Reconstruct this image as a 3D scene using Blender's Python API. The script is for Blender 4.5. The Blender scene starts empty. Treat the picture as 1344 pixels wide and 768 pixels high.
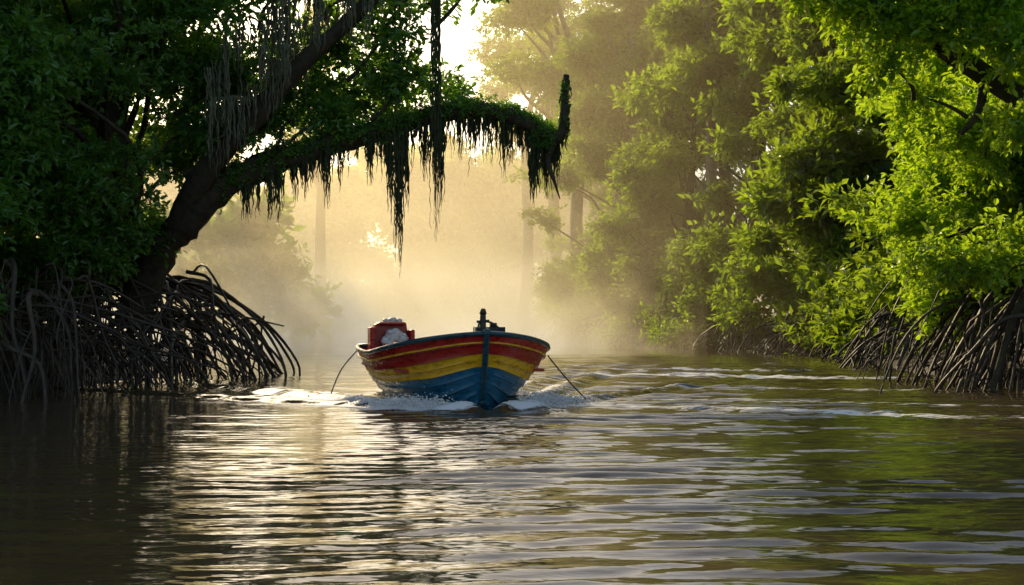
import bpy, math, random, bmesh
import numpy as np
from mathutils import Vector, Matrix
random.seed(7); rng=np.random.default_rng(7)
scene=bpy.context.scene
COL=scene.collection
# ---------------------------------------------------------------- helpers
def new_mat(name):
    m=bpy.data.materials.new(name); m.use_nodes=True
    nt=m.node_tree; nt.nodes.clear()
    out=nt.nodes.new('ShaderNodeOutputMaterial')
    return m,nt,out
def N(nt,t,**kw):
    n=nt.nodes.new(t)
    for k,v in kw.items(): setattr(n,k,v)
    return n
def L(nt,a,b): nt.links.new(a,b)
def ramp(nt,fac,stops):
    r=N(nt,'ShaderNodeValToRGB')
    els=r.color_ramp.elements
    while len(els)<len(stops): els.new(0.5)
    for e,(p,c) in zip(els,stops):
        e.position=p; e.color=(c[0],c[1],c[2],1)
    L(nt,fac,r.inputs[0]); return r.outputs[0]
def math_n(nt,op,a,b=None,clamp=False):
    n=N(nt,'ShaderNodeMath',operation=op); n.use_clamp=clamp
    for i,v in enumerate((a,b)):
        if v is None: continue
        if isinstance(v,(int,float)): n.inputs[i].default_value=v
        else: L(nt,v,n.inputs[i])
    return n.outputs[0]
def empty(name,loc=(0,0,0)):
    e=bpy.data.objects.new(name,None); COL.objects.link(e); e.location=loc; return e
class MB:
    def __init__(s): s.v=[]; s.f=[]; s.m=[]
    def add(s,vs,fs,mat=0):
        o=len(s.v); s.v+= [tuple(v) for v in vs]
        s.f+=[tuple(i+o for i in f) for f in fs]; s.m+=[mat]*len(fs)
    def obj(s,name,mats,parent=None,smooth=True,link=True):
        me=bpy.data.meshes.new(name); me.from_pydata(s.v,[],s.f)
        for m in mats: me.materials.append(m)
        me.polygons.foreach_set('material_index',s.m)
        me.polygons.foreach_set('use_smooth',[smooth]*len(s.f))
        me.update()
        o=bpy.data.objects.new(name,me)
        if link: COL.objects.link(o)
        if parent: o.parent=parent
        return o
def catmull(P,R,sub=5):
    P=[Vector(p) for p in P]; out=[];ro=[]
    n=len(P)
    for i in range(n-1):
        p0=P[max(i-1,0)];p1=P[i];p2=P[i+1];p3=P[min(i+2,n-1)]
        for k in range(sub):
            t=k/sub
            out.append(0.5*((2*p1)+(p2-p0)*t+(2*p0-5*p1+4*p2-p3)*t*t+(3*p1-p0-3*p2+p3)*t**3))
            ro.append(R[i]*(1-t)+R[i+1]*t)
    out.append(P[-1]);ro.append(R[-1]); return out,ro
def tube(mb,P,R,sides=8,sub=5,mat=0,wob=0.0):
    if sub>1: P,R=catmull(P,R,sub)
    else: P=[Vector(p) for p in P]
    n=len(P); vs=[];fs=[]
    up=Vector((0.31,0.22,0.92))
    for i in range(n):
        d=(P[min(i+1,n-1)]-P[max(i-1,0)])
        if d.length<1e-6: d=Vector((0,0,1))
        d.normalize()
        a=d.cross(up)
        if a.length<0.1: a=d.cross(Vector((1,0,0)))
        a.normalize(); b=d.cross(a)
        for k in range(sides):
            an=2*math.pi*k/sides
            r=R[i]*(1+wob*(random.random()-.5))
            vs.append(P[i]+(a*math.cos(an)+b*math.sin(an))*r)
    for i in range(n-1):
        for k in range(sides):
            k2=(k+1)%sides
            fs.append((i*sides+k,i*sides+k2,(i+1)*sides+k2,(i+1)*sides+k))
    fs.append(tuple(range(sides))[::-1]); fs.append(tuple((n-1)*sides+k for k in range(sides)))
    mb.add(vs,fs,mat)
def box(mb,c,s,mat=0,rot=None,taper=1.0):
    vs=[]
    for z in(-1,1):
        k=taper if z>0 else 1
        for x,y in((-1,-1),(1,-1),(1,1),(-1,1)):
            v=Vector((x*s[0]/2*k,y*s[1]/2*k,z*s[2]/2))
            if rot: v=rot@v
            vs.append(v+Vector(c))
    mb.add(vs,[(0,3,2,1),(4,5,6,7),(0,1,5,4),(1,2,6,5),(2,3,7,6),(3,0,4,7)],mat)
# ---------------------------------------------------------------- materials
def leaf_mat(name,dark,light,trans,tfac=0.45):
    m,nt,out=new_mat(name)
    geo=N(nt,'ShaderNodeNewGeometry')
    nz=N(nt,'ShaderNodeTexNoise'); nz.inputs['Scale'].default_value=0.3; nz.inputs['Detail'].default_value=2.5; nz.inputs['Roughness'].default_value=.7
    L(nt,geo.outputs['Position'],nz.inputs['Vector'])
    f=math_n(nt,'MULTIPLY',nz.outputs[0],1.5)
    f2=math_n(nt,'ADD',f,math_n(nt,'MULTIPLY',geo.outputs['Random Per Island'],0.45))
    f3=math_n(nt,'SUBTRACT',f2,0.47,True)
    c=ramp(nt,f3,[(0,dark),(1,light)])
    d=N(nt,'ShaderNodeBsdfDiffuse'); L(nt,c,d.inputs[0])
    t=N(nt,'ShaderNodeBsdfTranslucent')
    c2=ramp(nt,f3,[(0,[x*0.5 for x in trans]),(1,trans)]); L(nt,c2,t.inputs[0])
    mx=N(nt,'ShaderNodeMixShader'); mx.inputs[0].default_value=tfac
    L(nt,d.outputs[0],mx.inputs[1]); L(nt,t.outputs[0],mx.inputs[2])
    g=N(nt,'ShaderNodeBsdfGlossy'); g.inputs['Roughness'].default_value=0.38; g.inputs[0].default_value=(.9,.95,.9,1)
    mx2=N(nt,'ShaderNodeMixShader'); mx2.inputs[0].default_value=0.045
    L(nt,mx.outputs[0],mx2.inputs[1]); L(nt,g.outputs[0],mx2.inputs[2])
    L(nt,mx2.outputs[0],out.inputs[0]); return m
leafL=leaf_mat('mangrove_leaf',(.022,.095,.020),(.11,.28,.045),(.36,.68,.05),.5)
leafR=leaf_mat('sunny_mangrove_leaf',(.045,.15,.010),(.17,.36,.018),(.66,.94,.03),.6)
leafF=leaf_mat('jungle_leaf',(.015,.055,.009),(.115,.21,.02),(.50,.70,.03),.55)
def pr_mat(name,c1,c2,scale=6,rough=.8,bump=.3,detail=6,stretch=(1,1,1),metal=0,coat=0):
    m,nt,out=new_mat(name)
    tc=N(nt,'ShaderNodeTexCoord'); mp=N(nt,'ShaderNodeMapping'); mp.inputs['Scale'].default_value=stretch
    L(nt,tc.outputs['Object'],mp.inputs[0])
    nz=N(nt,'ShaderNodeTexNoise'); nz.inputs['Scale'].default_value=scale; nz.inputs['Detail'].default_value=detail
    nz.inputs['Roughness'].default_value=.65
    L(nt,mp.outputs[0],nz.inputs['Vector'])
    c=ramp(nt,nz.outputs[0],[(.3,c1),(.7,c2)])
    b=N(nt,'ShaderNodeBsdfPrincipled'); L(nt,c,b.inputs['Base Color'])
    b.inputs['Roughness'].default_value=rough; b.inputs['Metallic'].default_value=metal
    b.inputs['Coat Weight'].default_value=coat
    bp=N(nt,'ShaderNodeBump'); bp.inputs['Strength'].default_value=bump; bp.inputs['Distance'].default_value=.03
    L(nt,nz.outputs[0],bp.inputs['Height']); L(nt,bp.outputs[0],b.inputs['Normal'])
    L(nt,b.outputs[0],out.inputs[0]); return m
bark=pr_mat('mossy_bark',(.02,.018,.010),(.07,.06,.035),5,.9,.8)
barkpale=pr_mat('pale_bark',(.14,.11,.08),(.34,.28,.2),3,.9,.6)
rootm=pr_mat('wet_root',(.014,.010,.007),(.085,.058,.036),5,.6,.6)
mossm=pr_mat('hanging_moss',(.02,.032,.012),(.06,.08,.03),9,1,.3)
moss2=pr_mat('spanish_moss',(.09,.10,.06),(.20,.21,.13),9,1,.3)
mud=pr_mat('bank_mud',(.02,.015,.009),(.055,.04,.025),1.2,.8,.6)
foamw=pr_mat('white_foam',(.7,.7,.7),(.85,.85,.85),9,.5,.3)
def paint(name,c,wear=(.10,.08,.06)):
    m,nt,out=new_mat(name)
    tc=N(nt,'ShaderNodeTexCoord'); mp=N(nt,'ShaderNodeMapping'); mp.inputs['Scale'].default_value=(.6,1,2.5)
    L(nt,tc.outputs['Object'],mp.inputs[0])
    nz=N(nt,'ShaderNodeTexNoise'); nz.inputs['Scale'].default_value=7; nz.inputs['Detail'].default_value=9; nz.inputs['Roughness'].default_value=.72
    L(nt,mp.outputs[0],nz.inputs['Vector'])
    c1=ramp(nt,nz.outputs[0],[(.34,[x*.45 for x in c]),(.52,c),(.62,[min(1,x*1.12+.005) for x in c]),(.70,wear)])
    b=N(nt,'ShaderNodeBsdfPrincipled'); L(nt,c1,b.inputs['Base Color'])
    r=ramp(nt,nz.outputs[0],[(.4,(.22,)*3),(.7,(.5,)*3)]); L(nt,r,b.inputs['Roughness'])
    bp=N(nt,'ShaderNodeBump'); bp.inputs['Strength'].default_value=.35; bp.inputs['Distance'].default_value=.01
    L(nt,nz.outputs[0],bp.inputs['Height']); L(nt,bp.outputs[0],b.inputs['Normal'])
    L(nt,b.outputs[0],out.inputs[0]); return m
red=paint('red_paint',(.42,.014,.010)); yel=paint('yellow_paint',(.88,.46,.01)); blu=paint('blue_paint',(.008,.13,.25),(.08,.07,.06))
navy=paint('rim_paint',(.012,.07,.10)); wht=paint('white_cloth',(.7,.7,.68),(.6,.6,.58)); dkm=paint('dark_gear',(.03,.035,.03))
# ---------------------------------------------------------------- world, sun
AZ=math.radians(-24); EL=math.radians(25)
w=bpy.data.worlds.new('World'); scene.world=w; w.use_nodes=True
nt=w.node_tree; bg=nt.nodes['Background']
sk=nt.nodes.new('ShaderNodeTexSky'); sk.sky_type='NISHITA'; sk.sun_disc=False
sk.sun_elevation=EL; sk.sun_rotation=AZ; sk.air_density=1.3; sk.dust_density=3.0
nt.links.new(sk.outputs[0],bg.inputs[0]); bg.inputs[1].default_value=0.15
sd=bpy.data.lights.new('sun','SUN'); sd.energy=5; sd.angle=math.radians(.6); sd.color=(1,.76,.40)
so=bpy.data.objects.new('sun',sd); COL.objects.link(so)
sv=Vector((math.sin(AZ)*math.cos(EL),math.cos(AZ)*math.cos(EL),math.sin(EL)))
so.rotation_euler=sv.to_track_quat('Z','Y').to_euler(); so.location=sv*60
scene.view_settings.view_transform='Standard'; scene.view_settings.look='None'; scene.view_settings.exposure=0
# ---------------------------------------------------------------- camera
cd=bpy.data.cameras.new('camera'); cam=bpy.data.objects.new('camera',cd); COL.objects.link(cam)
cam.location=(0,0,1.3); cam.rotation_euler=(math.radians(91.26),0,0); cd.lens=50; cd.sensor_width=36; cd.clip_end=2500
scene.camera=cam
# ---------------------------------------------------------------- terrain + water
FAR=205
ly=[-80,10,22,30,45,52,60,90,FAR]; lx=[-18,-13,-9.6,-9.0,-9.6,-12,-30,-60,-90]
ry=[-80,15,25,32,40,54,75,97,120,FAR]; rx=[22,14,11.2,9.8,10.8,13.5,9,4.5,3.5,5]
def grid_mesh(name,xs,ys,zf,mat):
    X,Y=np.meshgrid(xs,ys); Z=zf(X,Y); nx,ny=len(xs),len(ys)
    co=np.stack([X,Y,Z],-1).reshape(-1,3).astype(np.float32)
    i=np.arange(nx-1)[None,:]+np.arange(ny-1)[:,None]*nx
    q=np.stack([i,i+1,i+nx+1,i+nx],-1).reshape(-1,4).astype(np.int32)
    me=bpy.data.meshes.new(name); me.vertices.add(len(co)); me.vertices.foreach_set('co',co.ravel())
    me.loops.add(q.size); me.loops.foreach_set('vertex_index',q.ravel())
    me.polygons.add(len(q)); me.polygons.foreach_set('loop_start',np.arange(0,q.size,4,dtype=np.int32))
    me.update(calc_edges=True); me.polygons.foreach_set('use_smooth',np.ones(len(q),bool))
    me.materials.append(mat)
    o=bpy.data.objects.new(name,me); COL.objects.link(o); return o,X,Y
def ground_h(X,Y):
    d=np.maximum.reduce([np.interp(Y,ly,lx)-X, X-np.interp(Y,ry,rx), (Y-FAR)*1.0])
    n=.12*np.sin(X*1.3+Y*.7)*np.cos(Y*1.1-X*.4)+.08*np.sin(X*3.1)*np.sin(Y*2.3)
    return np.where(d<0,np.maximum(-1.4,d*.5),np.minimum(1.1,d*.35))+n*(np.abs(d)<300)
xs=np.concatenate([np.linspace(-900,-70,12),np.arange(-60,60,.8),np.linspace(70,900,12)])
ys=np.concatenate([np.linspace(-300,-20,8),np.arange(-10,212,.9),np.linspace(220,1500,14)])
grid_mesh('ground',xs,ys,ground_h,mud)
def comp_sum(X,Y,seed,n,wl,ang,amp):
    r=np.random.default_rng(seed); H=np.zeros_like(X)
    for _ in range(n):
        l=r.uniform(*wl); a=r.normal(0,ang); k=2*np.pi/l
        H+=amp*l*np.sin(k*(np.cos(a)*Y+np.sin(a)*X)+r.uniform(0,6.28))
    return H/np.sqrt(n)
BX,BY=-.38,21.3; HA=math.radians(12)
def water_h(X,Y):
    fade=np.clip((75-Y)/35,0,1)*np.clip((15-np.abs(X))/2,0,1)*np.clip((Y-2)/2,0,1)
    m=.5+.5*np.tanh(comp_sum(X*1.0,Y,11,6,(3,7),1.5,.12)*2.2)
    side=1/(1+np.exp(-(X+1.5)/.6*1.0))
    wob=comp_sum(X,Y,41,6,(3,6),1.5,.03)
    H=comp_sum(X,Y+wob,3,10,(.30,.54),.10,.042)*(.08+.22*m*side+.72*side)
    H+=comp_sum(X,Y,5,10,(.9,2.2),.5,.0034)
    H+=comp_sum(X,Y,9,16,(.14,.28),.30,.014)*np.clip((28-Y)/8,0,1)*(.2+.8*side)
    ux,uy=-math.sin(HA),math.cos(HA)
    s=(X-BX)*ux+(Y-BY)*uy; p=(X-BX)*uy-(Y-BY)*ux
    jit=comp_sum(X,Y,21,10,(.5,1.4),1.5,.25)
    q=np.abs(p)-np.clip(.14+.80*np.sqrt(np.maximum(s+.1,0)),0,1.5)-.12
    H+=(.12+.12*jit)*np.exp(-(q/.28)**2)*np.clip((s+.3)*3,0,1)*np.exp(-np.maximum(s-.8,0)/1.5)
    for ang,amp in((.36,.08),(.62,.06)):
        for sg in(-1,1):
            q=np.abs(p)-(np.maximum(s,-.5)+.3)*math.tan(ang)-.15+jit*.25
            env=np.exp(-(q/ (.35+.06*np.abs(s)))**2)*np.clip(s+.6,0,1)*np.exp(-np.maximum(s,0)/16)
            H+=np.where(p*sg>0,amp*env*np.cos(q*9/(1+.05*np.abs(s))),0)
    for (x0,y0,x1,y1,am) in((0,23.5,12,16.5,.03),(1,30,13,26,.025),(1,37,12,33,.04),(1,41,12,38,.04)):
        dx,dy=x1-x0,y1-y0; l=math.hypot(dx,dy); q=((X-x0)*-dy+(Y-y0)*dx)/l; t=((X-x0)*dx+(Y-y0)*dy)/l
        q=q+jit*.3
        H+=am*np.exp(-(q/.7)**2)*np.cos(q*11)*np.clip(t/1.5,0,1)*(.7+.3*np.sin(t*2.3+q))
    H+=comp_sum(X,Y,57,8,(.7,1.2),.15,.018)*np.clip((Y-27)/5,0,1)*side*np.clip((50-Y)/6,0,1)
    return H*fade
def foam_sky_f(X,Y):
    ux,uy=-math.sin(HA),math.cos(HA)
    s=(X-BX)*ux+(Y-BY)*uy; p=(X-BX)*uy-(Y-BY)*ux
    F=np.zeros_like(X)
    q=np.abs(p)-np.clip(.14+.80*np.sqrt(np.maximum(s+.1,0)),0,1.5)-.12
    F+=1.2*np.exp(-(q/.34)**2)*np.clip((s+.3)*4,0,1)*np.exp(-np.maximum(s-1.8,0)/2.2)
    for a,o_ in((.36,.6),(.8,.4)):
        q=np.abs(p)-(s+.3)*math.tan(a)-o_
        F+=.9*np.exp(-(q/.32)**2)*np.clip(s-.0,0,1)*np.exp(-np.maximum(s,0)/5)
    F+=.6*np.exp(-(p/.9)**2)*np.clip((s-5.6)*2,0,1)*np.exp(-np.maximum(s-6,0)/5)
    for (x0,y0,x1,y1,am,wd) in((0.3,23.4,12,16.8,.68,.65),(1,36.5,12,32.5,.74,1.1),(1,30,13,26,.52,.5),(1,25,12,21,.55,.5),(0,41,12,38,.62,.9)):  # wake lines: some foam, mostly sky reflection on the waves painted as white streaks
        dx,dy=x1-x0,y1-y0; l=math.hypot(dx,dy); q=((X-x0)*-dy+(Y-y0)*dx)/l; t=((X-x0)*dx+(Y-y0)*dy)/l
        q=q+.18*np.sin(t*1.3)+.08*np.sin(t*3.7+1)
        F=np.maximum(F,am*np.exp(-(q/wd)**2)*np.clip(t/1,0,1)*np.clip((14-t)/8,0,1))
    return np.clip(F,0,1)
wm,nt,out=new_mat('river_water')
b=N(nt,'ShaderNodeBsdfPrincipled'); b.inputs['Roughness'].default_value=.05; b.inputs['IOR'].default_value=1.40
geo=N(nt,'ShaderNodeNewGeometry'); mp=N(nt,'ShaderNodeMapping'); mp.inputs['Scale'].default_value=(.8,2.2,1)
L(nt,geo.outputs['Position'],mp.inputs[0])
mp2=N(nt,'ShaderNodeMapping'); mp2.inputs['Scale'].default_value=(.40,1.9,1); L(nt,geo.outputs['Position'],mp2.inputs[0])
n1=N(nt,'ShaderNodeTexNoise'); n1.inputs['Scale'].default_value=2.2; n1.inputs['Detail'].default_value=3; L(nt,mp.outputs[0],n1.inputs['Vector'])
n2=N(nt,'ShaderNodeTexNoise'); n2.inputs['Scale'].default_value=6; n2.inputs['Detail'].default_value=6; n2.inputs['Roughness'].default_value=.7; L(nt,mp2.outputs[0],n2.inputs['Vector'])
bp=N(nt,'ShaderNodeBump'); bp.inputs['Strength'].default_value=.2; bp.inputs['Distance'].default_value=.05
L(nt,n1.outputs[0],bp.inputs['Height']); L(nt,bp.outputs[0],b.inputs['Normal'])
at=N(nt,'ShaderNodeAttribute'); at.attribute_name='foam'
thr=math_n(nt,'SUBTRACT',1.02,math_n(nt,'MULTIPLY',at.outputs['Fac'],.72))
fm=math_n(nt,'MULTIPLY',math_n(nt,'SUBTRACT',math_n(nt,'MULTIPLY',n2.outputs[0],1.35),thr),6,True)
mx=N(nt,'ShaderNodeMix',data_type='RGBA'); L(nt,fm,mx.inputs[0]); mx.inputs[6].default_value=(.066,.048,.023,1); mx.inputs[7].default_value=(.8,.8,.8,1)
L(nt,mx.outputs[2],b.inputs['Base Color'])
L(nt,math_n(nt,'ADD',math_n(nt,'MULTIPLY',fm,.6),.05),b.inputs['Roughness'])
L(nt,b.outputs[0],out.inputs[0])
xs=np.concatenate([np.linspace(-900,-40,14),np.linspace(-35,-16,10),np.arange(-15,15.01,.08),np.linspace(16,35,10),np.linspace(40,900,14)])
ys=np.concatenate([np.linspace(-300,-5,8),np.arange(2,30,.040),np.arange(30,60,.11),np.arange(60,90,.6),np.linspace(95,1500,25)])
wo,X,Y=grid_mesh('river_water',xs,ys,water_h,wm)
fa=wo.data.attributes.new('foam','FLOAT','POINT'); fa.data.foreach_set('value',foam_sky_f(X,Y).ravel().astype(np.float32))
mb=MB()
def drop(mb,c,r):
    x,y,z=c; mb.add([(x+r,y,z),(x-r,y,z),(x,y+r,z),(x,y-r,z),(x,y,z+r),(x,y,z-r)],[(0,2,4),(2,1,4),(1,3,4),(3,0,4),(2,0,5),(1,2,5),(3,1,5),(0,3,5)])
ux,uy=-math.sin(HA),math.cos(HA)
for _ in range(4200):
    s=abs(random.gauss(.0,1.0))+.05; sg=random.choice((-1,1,1))
    p=sg*(min(1.5,.14+.80*math.sqrt(s))+.10+abs(random.gauss(0,.30)))
    z=.03+abs(random.gauss(0,.10))*math.exp(-s/1.6)+.02
    drop(mb,(BX+ux*s+uy*p,BY+uy*s-ux*p,z),random.choice((.005,.007,.010,.014,.020)))
mb.obj('bow_spray',[foamw])
# ---------------------------------------------------------------- leaf clumps
def make_clump(name,rad,nl,ll,lw,mat,seed,simple=False):
    r=random.Random(seed); mb=MB()
    twigs=[]
    for _ in range(7):
        d=Vector((r.gauss(0,1),r.gauss(0,1),r.gauss(.25,.7))).normalized(); twigs.append(d)
        e=d*rad*.95; a=d.orthogonal().normalized()*rad*.012
        mb.add([-a,a,e],[(0,1,2)],1)
    for i in range(nl):
        d=twigs[i%7]; t=r.uniform(.25,1)
        p=d*rad*t+Vector((r.gauss(0,1),r.gauss(0,1),r.gauss(0,1)))*rad*.10
        ax=(d*.7+Vector((r.gauss(0,.7),r.gauss(0,.7),r.gauss(-.1,.5)))).normalized()
        nn=Vector((r.gauss(0,.6),r.gauss(0,.6),1)); s=ax.cross(nn).normalized(); nn=s.cross(ax)
        l=ll*r.uniform(.7,1.25); wd=lw*r.uniform(.8,1.2)
        if simple:
            mb.add([p,p+ax*l*.45+s*wd*.5+nn*wd*.12,p+ax*l-nn*l*.1,p+ax*l*.45-s*wd*.5+nn*wd*.12],[(0,1,2,3)],0); continue
        V=[p,p+ax*l*.35+s*wd*.5+nn*wd*.15,p+ax*l*.72+s*wd*.4+nn*wd*.1,p+ax*l-nn*l*.12,p+ax*l*.72-s*wd*.4+nn*wd*.1,p+ax*l*.35-s*wd*.5+nn*wd*.15]
        mb.add(V,[(0,1,2,3),(0,3,4,5)],0)
    return mb.obj(name,[mat,bark],link=False,smooth=False)
def clump_coll(name,rad,nl,ll,lw,mat,k=3,simple=False):
    c=bpy.data.collections.new(name)
    for i in range(k): c.objects.link(make_clump(name+'_leaves',rad,nl,ll,lw,mat,i*13+len(name),simple))
    ng=bpy.data.node_groups.new(name+'_scatter','GeometryNodeTree')
    ng.interface.new_socket('Geometry',in_out='INPUT',socket_type='NodeSocketGeometry')
    ng.interface.new_socket('Geometry',in_out='OUTPUT',socket_type='NodeSocketGeometry')
    gi=ng.nodes.new('NodeGroupInput'); go=ng.nodes.new('NodeGroupOutput')
    ip=ng.nodes.new('GeometryNodeInstanceOnPoints'); ci=ng.nodes.new('GeometryNodeCollectionInfo')
    ci.inputs[0].default_value=c; ci.inputs[1].default_value=True; ci.inputs[2].default_value=True
    a=ng.nodes.new('GeometryNodeInputNamedAttribute'); a.data_type='FLOAT_VECTOR'; a.inputs[0].default_value='rot'
    s=ng.nodes.new('GeometryNodeInputNamedAttribute'); s.data_type='FLOAT'; s.inputs[0].default_value='scl'
    er=ng.nodes.new('FunctionNodeEulerToRotation'); rz=ng.nodes.new('GeometryNodeRealizeInstances')
    ng.links.new(gi.outputs[0],ip.inputs['Points']); ng.links.new(ci.outputs[0],ip.inputs['Instance'])
    ip.inputs['Pick Instance'].default_value=True
    ng.links.new(a.outputs['Attribute'],er.inputs[0]); ng.links.new(er.outputs[0],ip.inputs['Rotation'])
    ng.links.new(s.outputs['Attribute'],ip.inputs['Scale']); ng.links.new(ip.outputs[0],rz.inputs[0]); ng.links.new(rz.outputs[0],go.inputs[0])
    return ng
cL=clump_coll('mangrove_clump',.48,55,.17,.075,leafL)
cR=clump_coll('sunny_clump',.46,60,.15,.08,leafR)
cF=clump_coll('jungle_clump',.95,55,.38,.18,leafF,3,True)
cD=clump_coll('distant_clump',1.0,26,.62,.34,leafF,3,True)
def scatter(name,pts,ng,parent=None,smin=.7,smax=1.25):
    pts=np.asarray(pts,np.float32); n=len(pts)
    me=bpy.data.meshes.new(name); me.vertices.add(n); me.vertices.foreach_set('co',pts.ravel())
    rot=rng.uniform(-.6,.6,(n,3)); rot[:,2]=rng.uniform(0,6.28,n)
    a=me.attributes.new('rot','FLOAT_VECTOR','POINT'); a.data.foreach_set('vector',rot.astype(np.float32).ravel())
    a=me.attributes.new('scl','FLOAT','POINT'); a.data.foreach_set('value',rng.uniform(smin,smax,n).astype(np.float32))
    o=bpy.data.objects.new(name,me); COL.objects.link(o)
    md=o.modifiers.new('leaves','NODES'); md.node_group=ng
    if parent: o.parent=parent
    return o
def blob(c,r,n,flat=.75):
    d=rng.normal(size=(n,3)); d/=np.linalg.norm(d,axis=1)[:,None]
    rr=(.25+.75*rng.uniform(0,1,n)**.55)*(1+rng.normal(0,.14,n))
    p=d*rr[:,None]; p[:,2]=np.where(p[:,2]<0,p[:,2]*.6,p[:,2])
    return p*np.array([r,r,r*flat])+np.array(c)
def limb_to(mb,a,b,r0,r1,sag=.15,sides=6):
    a=Vector(a);b=Vector(b);m=a.lerp(b,.5); d=(b-a).length
    m+=Vector((random.gauss(0,.08)*d,random.gauss(0,.08)*d,-sag*d))
    q=a.lerp(m,.5)+Vector((random.gauss(0,.04)*d,random.gauss(0,.04)*d,0))
    tube(mb,[a,q,m,b],[r0,r0*.85,(r0+r1)/2,r1],sides,3)
# ---------------------------------------------------------------- hanging moss
def strand(mb,top,ln,w,mat=0,n=5,th=.30,lmin=.45):
    for _ in range(n):
        x,y,z=top; x+=random.gauss(0,w); y+=random.gauss(0,w)
        l=ln*random.uniform(lmin,1); k=max(3,int(l/.10)); P=[];R=[]
        ph=random.uniform(0,6)
        for i in range(k+1):
            t=i/k
            P.append((x+math.sin(ph+t*5)*w*.4+random.gauss(0,w*.25),y+random.gauss(0,w*.25),z-l*t))
            R.append(max(.004,w*th*(1-t)**.6*random.uniform(.45,1.7)))
        tube(mb,P,R,4,1,mat)
# ---------------------------------------------------------------- left mangrove tree with arching limb
lt=empty('mangrove_tree',(0,0,0))
mb=MB()
tube(mb,[(-8.3,31,1.2),(-8.0,31,2.2),(-7.5,30.6,3.0),(-6.9,30.3,3.5),(-6.2,30,4.15),(-5.2,30,4.65),(-3.9,30,5.08),(-2.44,30,5.48),(-1.16,29.9,5.8),(-.2,29.8,5.72),(.53,29.7,5.38),(.95,29.6,5.15),(1.1,29.6,5.7),(1.08,29.6,6.1),(1.14,29.6,6.5)],
     [.42,.40,.36,.34,.31,.28,.24,.21,.18,.15,.13,.11,.09,.07,.06],10,6,0,.35)
tube(mb,[(-7.2,30.4,3.3),(-6.3,29.6,4.6),(-5.3,29.3,5.6),(-4.4,29.2,6.6),(-3.2,29.2,7.7),(-2.2,29.5,8.8)],[.3,.27,.24,.2,.16,.1],9,5,0,.25)
tube(mb,[(-8.0,31,2.2),(-8.6,31,4.5),(-8.8,30.6,7),(-8.4,30.2,10),(-8.2,30,12)],[.36,.32,.27,.2,.1],9,5,0,.2)
tube(mb,[(-8.6,31,4.0),(-10,29,6),(-11.5,27,8),(-12,26,9)],[.25,.2,.15,.1],8,5,0,.2)
tube(mb,[(.9,29.6,5.15),(.75,29.6,4.7),(.9,29.55,4.2),(1.0,29.6,3.9)],[.09,.07,.03,.01],5,4,0,.2)
pts=[]; 
for _ in range(165):   # dense mass
    x=random.uniform(-15,-7.2); y=random.uniform(24.5,35); z=random.uniform(1.9,11.5)
    if x>-8.3 and z<3.0: x-=1.2
    if y<27 and x>-8.5: x-=1.5
    pts.append(blob((x,y,z),random.uniform(.7,1.3),26))
    if random.random()<.3: limb_to(mb,(-8.6,31,random.uniform(2.5,6)),(x,y,z),.09,.02,-.08,5)
for (x,z,r,n) in [(-6.6,5.6,1.0,36),(-5.9,6.6,1.0,34),(-6.4,8,1.3,40),(-5.2,5.7,.7,28),(-4.4,6.0,.8,28),(-4.9,7.2,.8,24),(-4.6,8.6,1.0,30),(-3.2,6.2,.9,32),(-3.6,7.3,.8,20),(-3.1,8.6,1.0,24),(-2.3,6.4,.8,24),(-2.5,7.4,.6,12),(-2.0,8.6,.7,14),(-5.6,9.6,1.5,50),(-3.4,10,1.4,46),(-1.2,9.4,.9,26),(-0.4,9.0,.7,18),(-7,6.8,1.2,44),(-7.0,4.8,.7,24),(-1.4,6.3,.45,10),(-5.9,5.2,.5,18),(-.7,8.6,.4,7),(-3.9,5.6,.5,16)]:
    y=30+random.uniform(-1.2,1.6); pts.append(blob((x,y,z),r,n))
    limb_to(mb,(x-random.uniform(.6,1.2),30-.3,z-random.uniform(.5,1.2)),(x,y,z),.05,.015,-.05,5)
mb.obj('trunk_and_limbs',[bark],lt)
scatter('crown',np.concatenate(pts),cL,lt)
arch=[(-6.2,4.15),(-5.2,4.65),(-3.9,5.08),(-2.44,5.48),(-1.16,5.8),(-.2,5.72),(.53,5.38),(.95,5.15)]
ep=[]
for _ in range(480):
    t=random.uniform(0,len(arch)-1.3)**1.0; i=int(t); f=t-i
    x=arch[i][0]*(1-f)+arch[i+1][0]*f; z=arch[i][1]*(1-f)+arch[i+1][1]*f
    sg=.15*(1-t/8)
    ep.append((x+random.gauss(0,.08),29.9+random.gauss(0,.13),z+.05+random.gauss(0,sg)))
scatter('epiphytes',ep,cL,lt,.28,.52)
ep=[(1.09+random.gauss(0,.025),29.6+random.gauss(0,.03),random.uniform(5.1,6.35)) for _ in range(34)]+[(random.uniform(.45,1.05),29.6+random.gauss(0,.08),random.uniform(4.95,5.3)) for _ in range(26)]
scatter('epiphytes_tip',ep,cL,lt,.14,.28)
mb=MB()
for _ in range(125):
    t=random.uniform(.5,len(arch)-1.001); i=int(t); f=t-i
    x=arch[i][0]*(1-f)+arch[i+1][0]*f; z=arch[i][1]*(1-f)+arch[i+1][1]*f
    strand(mb,(x,29.9+random.gauss(0,.06),z-.02),random.choice([.5,.65,.85,1.1,1.4]),.045,0,6,.42)
for _ in range(60):
    strand(mb,(1.1+random.gauss(0,.02),29.6,random.uniform(5.2,6.5)),.35,.05,0,1,.5)
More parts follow.
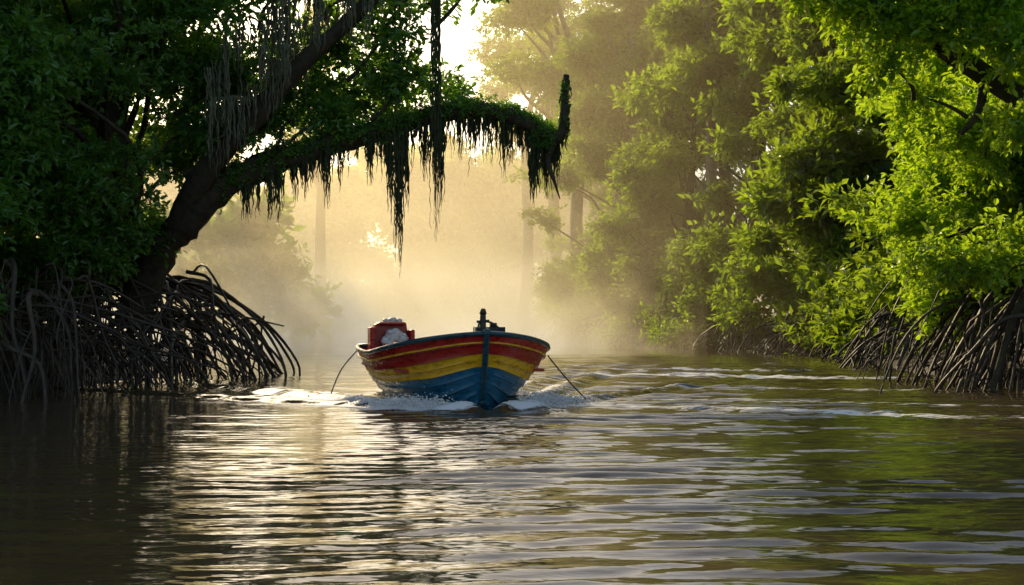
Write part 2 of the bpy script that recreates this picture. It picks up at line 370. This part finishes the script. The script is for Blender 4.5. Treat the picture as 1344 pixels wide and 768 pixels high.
for (x,z,l,th) in [(-2.36,5.4,3.3,.55),(-2.40,5.4,2.4,.5),(-2.56,5.3,1.9,.5),(-2.22,5.5,1.9,.5),(.45,5.3,1.6,.7),(.55,5.3,1.4,.7),(.68,5.2,1.0,.6),(-5.6,4.5,1.1,.4),(-3.0,5.2,1.0,.4),(-5.1,4.5,1.1,.4),(-1.5,5.7,2.0,.55),(-1.64,5.7,1.6,.5)]:
    strand(mb,(x,29.85,z),l,.05,0,11,th,.6)
for (x,z,l,n) in [(-1.56,9.4,6.6,6),(-1.53,9.2,6.2,5),(-1.60,8.9,4.6,4),(-2.37,9,6.8,2)]:
    strand(mb,(x,29.35,z),l,.036,0,n,.62,.9)
mb.obj('hanging_moss',[mossm],lt)
mb=MB()
for _ in range(110):
    x=random.uniform(-6.2,-1.8); z=5.4+(x+6)*.95+random.uniform(0,1.9)
    strand(mb,(x,29.0+random.gauss(0,.3),z),random.uniform(.6,2.1),.06,0,6,.3)
mb.obj('spanish_moss',[moss2],lt)
# ---------------------------------------------------------------- prop roots
def prop_root(mb,a,b,r=.05,arch_=.35,jt=.09):
    a=Vector(a);b=Vector(b); d=b-a
    p1=a+Vector((d.x*.35,d.y*.35,d.z*.05+arch_*.3)); p2=a+Vector((d.x*.72,d.y*.72,d.z*.38+arch_*.2)); p3=a+Vector((d.x*.93,d.y*.93,d.z*.75))
    j=lambda p:p+Vector((random.gauss(0,jt),random.gauss(0,jt),random.gauss(0,jt*.8)))
    tube(mb,[a,j(p1),j(p2),j(p3),b],[r*1.2,r,r*.8,r*.65,r*.5],6,4,0,.25)
    if random.random()<.5:
        q=j(p2); tube(mb,[q,q+Vector((random.gauss(0,.25),random.gauss(0,.2),-.35*q.z)),(q.x+random.gauss(0,.5),q.y+random.gauss(0,.3),-.3)],[r*.6,r*.5,r*.35],5,3)
mb=MB()
for _ in range(260):
    y=random.uniform(23.8,36); x0=random.uniform(-13,-7.6); z0=random.uniform(.8,2.5)
    prop_root(mb,(x0,y,z0),(x0+random.gauss(.3,.7),y+random.uniform(-1.4,.8),-.35),random.choice([.012,.018,.022,.03,.045]),random.uniform(-.2,.4),.13)
for _ in range(60):
    z0=random.uniform(1.2,2.6)
    prop_root(mb,(random.uniform(-9.2,-7.6),random.uniform(30,36),z0),(random.uniform(-7.8,-5.6),random.uniform(29,38),-.35),random.choice([.02,.03,.04,.06]),random.uniform(-.1,.5),.12)
for e in [(-5.75,37.5),(-5.95,37),(-5.6,35.5),(-6.1,36),(-6.3,34),(-5.5,36.8),(-5.3,33.2)]:
    prop_root(mb,(-8.5,34,random.uniform(1.8,2.4)),(e[0],e[1],-.2),.05,random.uniform(.1,.5))
for _ in range(40):
    y=random.uniform(25,34); x=random.uniform(-12,-8); z=random.uniform(.7,2.2)
    tube(mb,[(x,y,z),(x+1.2,y+random.gauss(0,.3),z+random.gauss(0,.2)),(x+random.uniform(1.8,3),y+random.gauss(0,.5),z-random.uniform(.2,1))],[.035,.03,.018],6,4,0,.2)
for _ in range(200):
    y=random.uniform(24,33); x=random.uniform(-13,-8); z=random.uniform(1.2,2.6)
    tube(mb,[(x,y,z),(x+random.gauss(0,.14),y,z*.5),(x+random.gauss(0,.2),y,-.2)],[.012,.010,.008],4,3)
mb.obj('prop_roots',[rootm],lt)
# ---------------------------------------------------------------- right mangrove
rt=empty('mangrove_tree')
mb=MB()
tube(mb,[(12.2,29,1),(11.6,29,3),(10.6,29,5),(9.6,29,6.6)],[.35,.3,.2,.1],8,5,0,.2)
tube(mb,[(13.5,26,1),(12.5,25.5,3.5),(10.5,24.5,4.6),(8.6,24,5.15),(7.4,24,5.9),(6.5,24,6.5),(5.4,24.2,7.1)],[.34,.32,.26,.2,.17,.13,.06],9,5,0,.2)
tube(mb,[(8.0,24,5.5),(7.9,24,4.9),(7.6,24,4.5)],[.1,.07,.03],6,4)
tube(mb,[(11.5,27.5,3.2),(10.3,27,2.5),(9.5,26.8,1.5),(8.9,26.6,-.2)],[.12,.10,.08,.05],8,5,0,.2)
pts=[]
for _ in range(80):
    x=random.uniform(7.6,13.5); y=random.uniform(26.5,33); z=random.uniform(1.6,7.5)
    lim=7.0+abs(z-2.4)*.15
    if z>4.5: lim=8.4
    if z<1.9: lim=8.2
    if x<lim+.6: x=lim+random.uniform(.5,1.5)
    pts.append(blob((x,y,z),random.uniform(.5,1.0),23))
    if random.random()<.5: limb_to(mb,(11.5,29,random.uniform(2,4)),(x,y,z),.07,.02,-.08,5)
for (x,z,r,n) in [(5.0,7.0,.8,30),(5.9,6.6,.8,34),(6.8,6.2,.8,30),(7.6,6.6,.9,38),(6.6,7.5,1.0,42),(8.3,5.8,.8,34),(8.6,6.9,1,42),(9.6,6.2,1.1,46),(5.6,7.7,.8,34),(7.7,7.8,1.1,46),(9.4,8,1.2,46),(7.1,5.3,.5,12),(4.5,7.6,.7,24),(8.4,4.6,.45,12),(10.4,5.2,1.,40),(6.2,5.6,.4,9)]:
    y=24+random.uniform(-1,1.2); pts.append(blob((x,y,z),r,n))
    limb_to(mb,(x+.6,24,z-.5),(x,y,z),.045,.012,-.05,5)
mb.obj('trunk_and_limbs',[bark],rt)
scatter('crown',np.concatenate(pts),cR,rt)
mb=MB()
for _ in range(190):
    y=random.uniform(25.5,34); x0=random.uniform(9.4,13.5); z0=random.uniform(.8,2.6)
    prop_root(mb,(x0,y,z0),(x0-random.gauss(.6,.7),y+random.uniform(-1.4,.6),-.35),random.choice([.014,.02,.03,.045]),random.uniform(-.1,.4),.12)
for _ in range(30):
    prop_root(mb,(11.4,28,random.uniform(2.2,3)),(random.uniform(8.3,9.8),random.uniform(26,33),-.3),random.uniform(.03,.07),random.uniform(0,.4))
mb.obj('prop_roots',[rootm],rt)
# ---------------------------------------------------------------- jungle trees
def jungle_tree(x,y,h,rad,low=.25,nb=15,npb=26,bm=bark,name='jungle_tree',brs=(.2,.42),ng=None):
    e=empty(name); mb=MB()
    lean=random.gauss(0,.05)*h
    tr=.016*h
    top=(x+lean,y,h*.9)
    tube(mb,[(x,y,-.2),(x+lean*.2,y,h*.3),(x+lean*.6+random.gauss(0,.02)*h,y+random.gauss(0,.3),h*.6),top],[tr*1.3,tr,tr*.7,tr*.2],8,5,0,.15)
    pts=[]
    for i in range(nb):
        t=low+(1-low)*((i+random.random())/nb); z=h*t
        prof=math.sin(min(1,(t-low)/(1-low)*.85+.2)*math.pi)**.6
        a=random.uniform(0,6.28); rr=rad*prof*random.uniform(.35,1.1)
        c=(x+lean*t+math.cos(a)*rr,y+math.sin(a)*rr,z)
        br=rad*random.uniform(*brs)
        pts.append(blob(c,br,int(npb*(br/(rad*.33))**1.6)+4,.5))
        limb_to(mb,(x+lean*t*.8,y,max(.5,z-h*.14)),c,tr*.35,tr*.08,-.05,5)
    mb.obj('trunk_and_limbs',[bm],e); scatter('crown',np.concatenate(pts),ng or cF,e); return e
R=[(16,56,17,4.5),(20,60,22,5.5),(14.5,66,20,4.5),(12,73,17,4.5),(18,76,25,6),(10,84,18,4.5),(14,92,27,6.5),(8.5,97,19,5),(24,72,27,6.5),(8,108,24,6),(15,108,30,7),(30,62,26,6),(25,88,32,7),(12.8,58,9,3),(9,90,11,3.5),(34,80,30,7),(10,122,28,7),(19,122,33,8),(16,45,15,4),(20,48,20,5),(8,135,27,7)]
for i,(x,y,h,r) in enumerate(R):
    jungle_tree(x,y,h,r,low=(.12,.45,.3)[i%3],nb=19,npb=17,bm=barkpale if i%3==1 else bark)
for (x,y,h,r,lo) in [(14.2,60,21,3.2,.62),(11,78,22,3.5,.6),(7.5,99,25,4,.6),(16.6,52,17,3.0,.6),(5.6,112,32,6,.6),(11,128,38,8,.62),(4.5,140,36,6.5,.66),(1.2,150,35,6.0,.6)]:
    jungle_tree(x,y,h,r,low=lo,nb=13,npb=17,bm=barkpale,brs=(.3,.5))
for (x,y,h,r) in [(-14,40,13,4),(-18,32,15,5),(-16,50,15,4.5),(-22,44,18,5),(-20,26,15,5)]:
    jungle_tree(x,y,h,r,low=.15,nb=16,npb=20)
for (x,y,h,r) in [(-36,112,36,6),(-50,118,40,7),(-44,98,34,6),(-38,140,42,7),(-21,156,36,4.2)]:  # tall sparse trees added up-sun, mostly hidden, to cut light shafts into the mist
    jungle_tree(x,y,h,r,low=.55,nb=13,npb=12,brs=(.2,.36),ng=cD)
pts=[]
for _ in range(210):
    y=random.uniform(40,135)**1.0; x=np.interp(y,ry,rx)+random.uniform(-.8,3.5); z=random.uniform(.6,5.5)
    pts.append(blob((x,y,z),random.uniform(.7,1.7),11,.7))
scatter('bank_foliage',np.concatenate(pts),cF,None,.5,1.1)
mb=MB()
for _ in range(260):
    y=random.uniform(40,110); x=np.interp(y,ry,rx)
    prop_root(mb,(x+random.uniform(.3,1.2),y,random.uniform(.6,2.0)),(x-random.uniform(.2,1.8),y-random.uniform(0,1),-.3),random.uniform(.02,.06),.2,.2)
mb.obj('bank_roots',[rootm])
pts=[]
for _ in range(620):
    x=random.uniform(-85,20); y=random.uniform(FAR+2,FAR+25)
    hm=22+4*math.sin(x*.21)+3*math.sin(x*.55+1)+(y-FAR)*.2
    if -22<x<0: hm+=4
    z=random.uniform(0,1)**.85*hm
    pts.append(blob((x,y,z),random.uniform(2,4.2),15,.7))
for _ in range(80):
    y=random.uniform(66,200); x=np.interp(y,ly,lx)-random.uniform(0,8); z=random.uniform(.5,13)
    pts.append(blob((x,y,z),random.uniform(2,3.5),14,.7))
for (x,y,z,r) in [(-23,118,3,3),(-20,120,5.5,2.8),(-24,122,8,3),(-18,121,2.5,2.4),(-27,119,4,3),(-22,121,10,2.2),(-29,124,9,3),(-32,126,5,4)]:
    pts.append(blob((x,y,z),r,26,.8))
scatter('distant_trees',np.concatenate(pts),cD,None,1.3,2.3)
# ---------------------------------------------------------------- mist
mist=empty('river_mist')
def haze(name,dens,x0,x1,y0,y1,h,col=(1,.84,.54)):
    m,nt,out=new_mat(name)
    s=N(nt,'ShaderNodeVolumeScatter'); s.inputs['Color'].default_value=(*col,1); s.inputs['Density'].default_value=dens; s.inputs['Anisotropy'].default_value=.6
    L(nt,s.outputs[0],out.inputs['Volume']); mb=MB()
    box(mb,((x0+x1)/2,(y0+y1)/2,h/2-.5),(x1-x0,y1-y0,h)); return mb.obj(name,[m],mist,False)
haze('high_haze',.0034,-100,45,52,204,34)
haze('mid_haze',.0030,-95,40,82,203,17)
haze('low_haze',.0070,-90,12,96,202,7.5)
mm,nt,out=new_mat('mist_wisps')
tc=N(nt,'ShaderNodeTexCoord'); sp=N(nt,'ShaderNodeSeparateXYZ'); L(nt,tc.outputs['Object'],sp.inputs[0])
nz=N(nt,'ShaderNodeTexNoise'); nz.inputs['Scale'].default_value=.26; nz.inputs['Detail'].default_value=2.0; L(nt,tc.outputs['Object'],nz.inputs['Vector'])
lo=math_n(nt,'EXPONENT',math_n(nt,'MULTIPLY',sp.outputs[2],-1/1.9))
nn=math_n(nt,'MULTIPLY',math_n(nt,'SUBTRACT',nz.outputs[0],.45,True),8)
d=math_n(nt,'MULTIPLY',math_n(nt,'MULTIPLY',lo,nn),.09)
s=N(nt,'ShaderNodeVolumeScatter'); s.inputs['Color'].default_value=(1,.86,.58,1); s.inputs['Anisotropy'].default_value=.6
L(nt,d,s.inputs['Density']); L(nt,s.outputs[0],out.inputs['Volume'])
try: mm.cycles.volume_step_rate=1.5
except Exception as ex: print(ex)
mb=MB(); box(mb,(-13,91,3.5),(42,66,8.0)); mb.obj('mist_wisps',[mm],mist,False)
# ---------------------------------------------------------------- boat (local: +x bow, y beam, z up)
boat=empty('wooden_boat'); LEN=6.3
def Bh(t):
    if t>.5: return 1.38*max(0,(1-((t-.5)/.5)**2.8))**.62
    return 1.38*(1-.16*((.5-t)/.5)**2)
def sheer(t): return .79+.07*(1-t)**2+.35*max(0,(t-.55)/.45)**1.5
def hullp(t,s,inset=0):
    zk=-.28+.30*max(0,(t-.86)/.14)**2; zs=sheer(t); z=zk+(zs-zk)*s**1.15
    a=.42+.5*t**3; y=max(0,Bh(t)-inset)*(.0+1.0*s**a)
    x=LEN*t-LEN+ (s-1)*.42*t**8 - inset*t**6*2
    return Vector((x,y,z))
NT=46; ts=[1-(1-i/(NT-1))**1.35 for i in range(NT)]
mb=MB()
edges=[0,.14,.28,.41,.53,.62,.70,.78,.89,1.0]
cols=[2,2,2,2,2,1,1,0,0]
for sg in(-1,1):
    for k in range(9):
        s0,s1=edges[k],edges[k+1]; vs=[];fs=[]
        for t in ts:
            for (s,o) in((s0,.028),(s0+.001,.026),((s0+s1)/2,.014),(s1,0.0)):
                p=hullp(t,s)
                p.y=p.y+o*min(1,Bh(t)*4); p.z-=(.012 if o>.02 else 0)
                vs.append((p.x,p.y*sg,p.z))
            p=hullp(t,s0); vs.append((p.x,(p.y-.005)*sg,p.z+.004))
        for i in range(NT-1):
            a=i*5;b2=a+5
            for (u,v) in((0,1),(1,2),(2,3),(4,0)): fs.append((a+u,b2+u,b2+v,a+v) if sg<0 else (a+v,b2+v,b2+u,a+u))
        mb.add(vs,fs,cols[k])
o=mb.obj('hull_planks',[red,yel,blu],boat)
mb=MB(); nS=10
for sg in(-1,1):
    vs=[];fs=[]
    for t in ts:
        for j in range(nS):
            p=hullp(t,.25+.745*j/(nS-1),.05); vs.append((p.x,p.y*sg,p.z))
    for i in range(NT-1):
        for j in range(nS-1): fs.append((i*nS+j,i*nS+j+1,(i+1)*nS+j+1,(i+1)*nS+j))
    mb.add(vs,fs,0)
mb.obj('inner_skin',[red],boat)
mb=MB(); vs=[];
for j in range(14):
    p=hullp(0,j/13); vs.append((p.x-.001,p.y,p.z))
for j in range(13,-1,-1):
    p=hullp(0,j/13); vs.append((p.x-.001,-p.y,p.z))
mb.add(vs,[tuple(range(len(vs)))],0); mb.obj('transom',[red],boat,False)
mb=MB()
for sg in(-1,1):
    P=[];
    for t in ts: p=hullp(t,1); P.append((p.x,(p.y)*sg,p.z+.015))
    tube(mb,P,[.04]*len(P),6,1)
    P=[];
    for t in ts: p=hullp(t,.905); P.append((p.x,(p.y+.03)*sg,p.z))
    tube(mb,P,[.018]*len(P),5,1,1)
p=hullp(0,1); tube(mb,[(p.x,p.y,p.z+.015),(p.x,0,p.z+.03),(p.x,-p.y,p.z+.015)],[.045]*3,6,3)
P=[hullp(1,s) for s in (0,.15,.3,.5,.75,1)]; P=[(q.x+.02,0,q.z) for q in P]; P[-1]=(P[-1][0],0,P[-1][2]+.08)
tube(mb,[(-1.0,0,-.3)]+P,[.045]*7,8,4,0)
mb.obj('gunwale_and_stem',[navy,yel],boat)
mb=MB()
for i in range(4):
    x=-5.4+i*1.35; t=(x+LEN)/LEN; bw=Bh(t)*.93
    box(mb,(x,0,.56),(.28,2*bw,.045),0)
box(mb,(-3.4,0,.12),(5.2,1.7,.03),1)
vs=[];fs=[]
idx=[i for i,t in enumerate(ts) if t>.82]
for i in idx:
    p=hullp(ts[i],.97,.04); vs+= [(p.x,p.y,p.z),(p.x,0,p.z+.03),(p.x,-p.y,p.z)]
for i in range(len(idx)-1):
    a=i*3; fs+=[(a,a+1,a+4,a+3),(a+1,a+2,a+5,a+4)]
mb.add(vs,fs,2)
mb.obj('thwarts_and_deck',[red,dkm,navy],boat,False)
mb=MB()
tube(mb,[(-.28,0,1.0),(-.28,.0,1.25),(-.27,0,1.47)],[.05,.045,.04],8,3); tube(mb,[(-.28,-.09,1.33),(-.28,.09,1.35)],[.02,.016],6,1)
tube(mb,[(-.27,0,1.45),(-.26,0,1.53)],[.055,.03],8,1)
for k in range(4):
    tube(mb,[(-.28+.06*math.cos(a),.06*math.sin(a),1.17+.02*k) for a in np.linspace(0,6.28,9)],[.014]*9,5,1)
box(mb,(-.75,.18,1.13),(.3,.42,.24),0); box(mb,(-.75,.24,1.28),(.1,.09,.07),0)
tube(mb,[(-.7,.05,1.1),(-.7,.02,1.30),(-.7,.2,1.32),(-.7,.40,1.15)],[.016]*4,6,4)
mb.obj('bow_post_and_gear',[dkm],boat)
SY=-.62
o1=MB(); box(o1,(-6.05,SY,1.02),(.42,.66,.56),0,None,.85); box(o1,(-5.9,SY,1.31),(.5,.52,.05),0,None,.9)
box(o1,(-5.75,SY-.36,1.0),(.5,.10,.48),0); box(o1,(-5.75,SY+.34,.98),(.5,.08,.42),0)
ob=o1.obj('outboard_motor_cowl',[red],boat,False); bv=ob.modifiers.new('b','BEVEL'); bv.width=.035; bv.segments=3
o1=MB(); box(o1,(-4.9,-.25,.78),(.7,.9,.36),0); ob=o1.obj('storage_box',[red],boat,False); bv=ob.modifiers.new('b','BEVEL'); bv.width=.03; bv.segments=3
bm=bmesh.new()
for (x,y,z,r) in [(-5.6,SY+.03,1.08,.16),(-5.55,SY+.15,1.02,.12),(-5.6,SY-.05,.97,.14),(-5.95,SY+.03,1.37,.07),(-5.95,SY+.15,1.36,.05),(-5.95,SY-.1,1.36,.05)]:
    r_=bmesh.ops.create_icosphere(bm,subdivisions=3,radius=r)
    for v in r_['verts']:
        n=1+.16*math.sin(v.co.x*31+y*9)*math.cos(v.co.z*27)+.1*math.sin(v.co.y*44)
        v.co=Vector((v.co.x*n+x,v.co.y*n*1.05+y,v.co.z*n*.85+z))
me=bpy.data.meshes.new('cloth_bundle'); bm.to_mesh(me); me.materials.append(wht)
for p in me.polygons: p.use_smooth=True
ob=bpy.data.objects.new('cloth_bundle',me); COL.objects.link(ob); ob.parent=boat
mb=MB()
tube(mb,[(-5.2,-1.30,.80),(-4.9,-1.6,.45),(-4.3,-1.85,-.05)],[.012]*3,5,4)
tube(mb,[(-1.8,1.30,.78),(-1.6,1.55,.4),(-1.3,1.9,-.05)],[.012]*3,5,4)
mb.obj('mooring_lines',[dkm],boat)
boat.location=(BX,BY,0); boat.rotation_euler=(0,0,-(math.pi/2-HA)); boat.scale=(1.05,1.07,1.0)
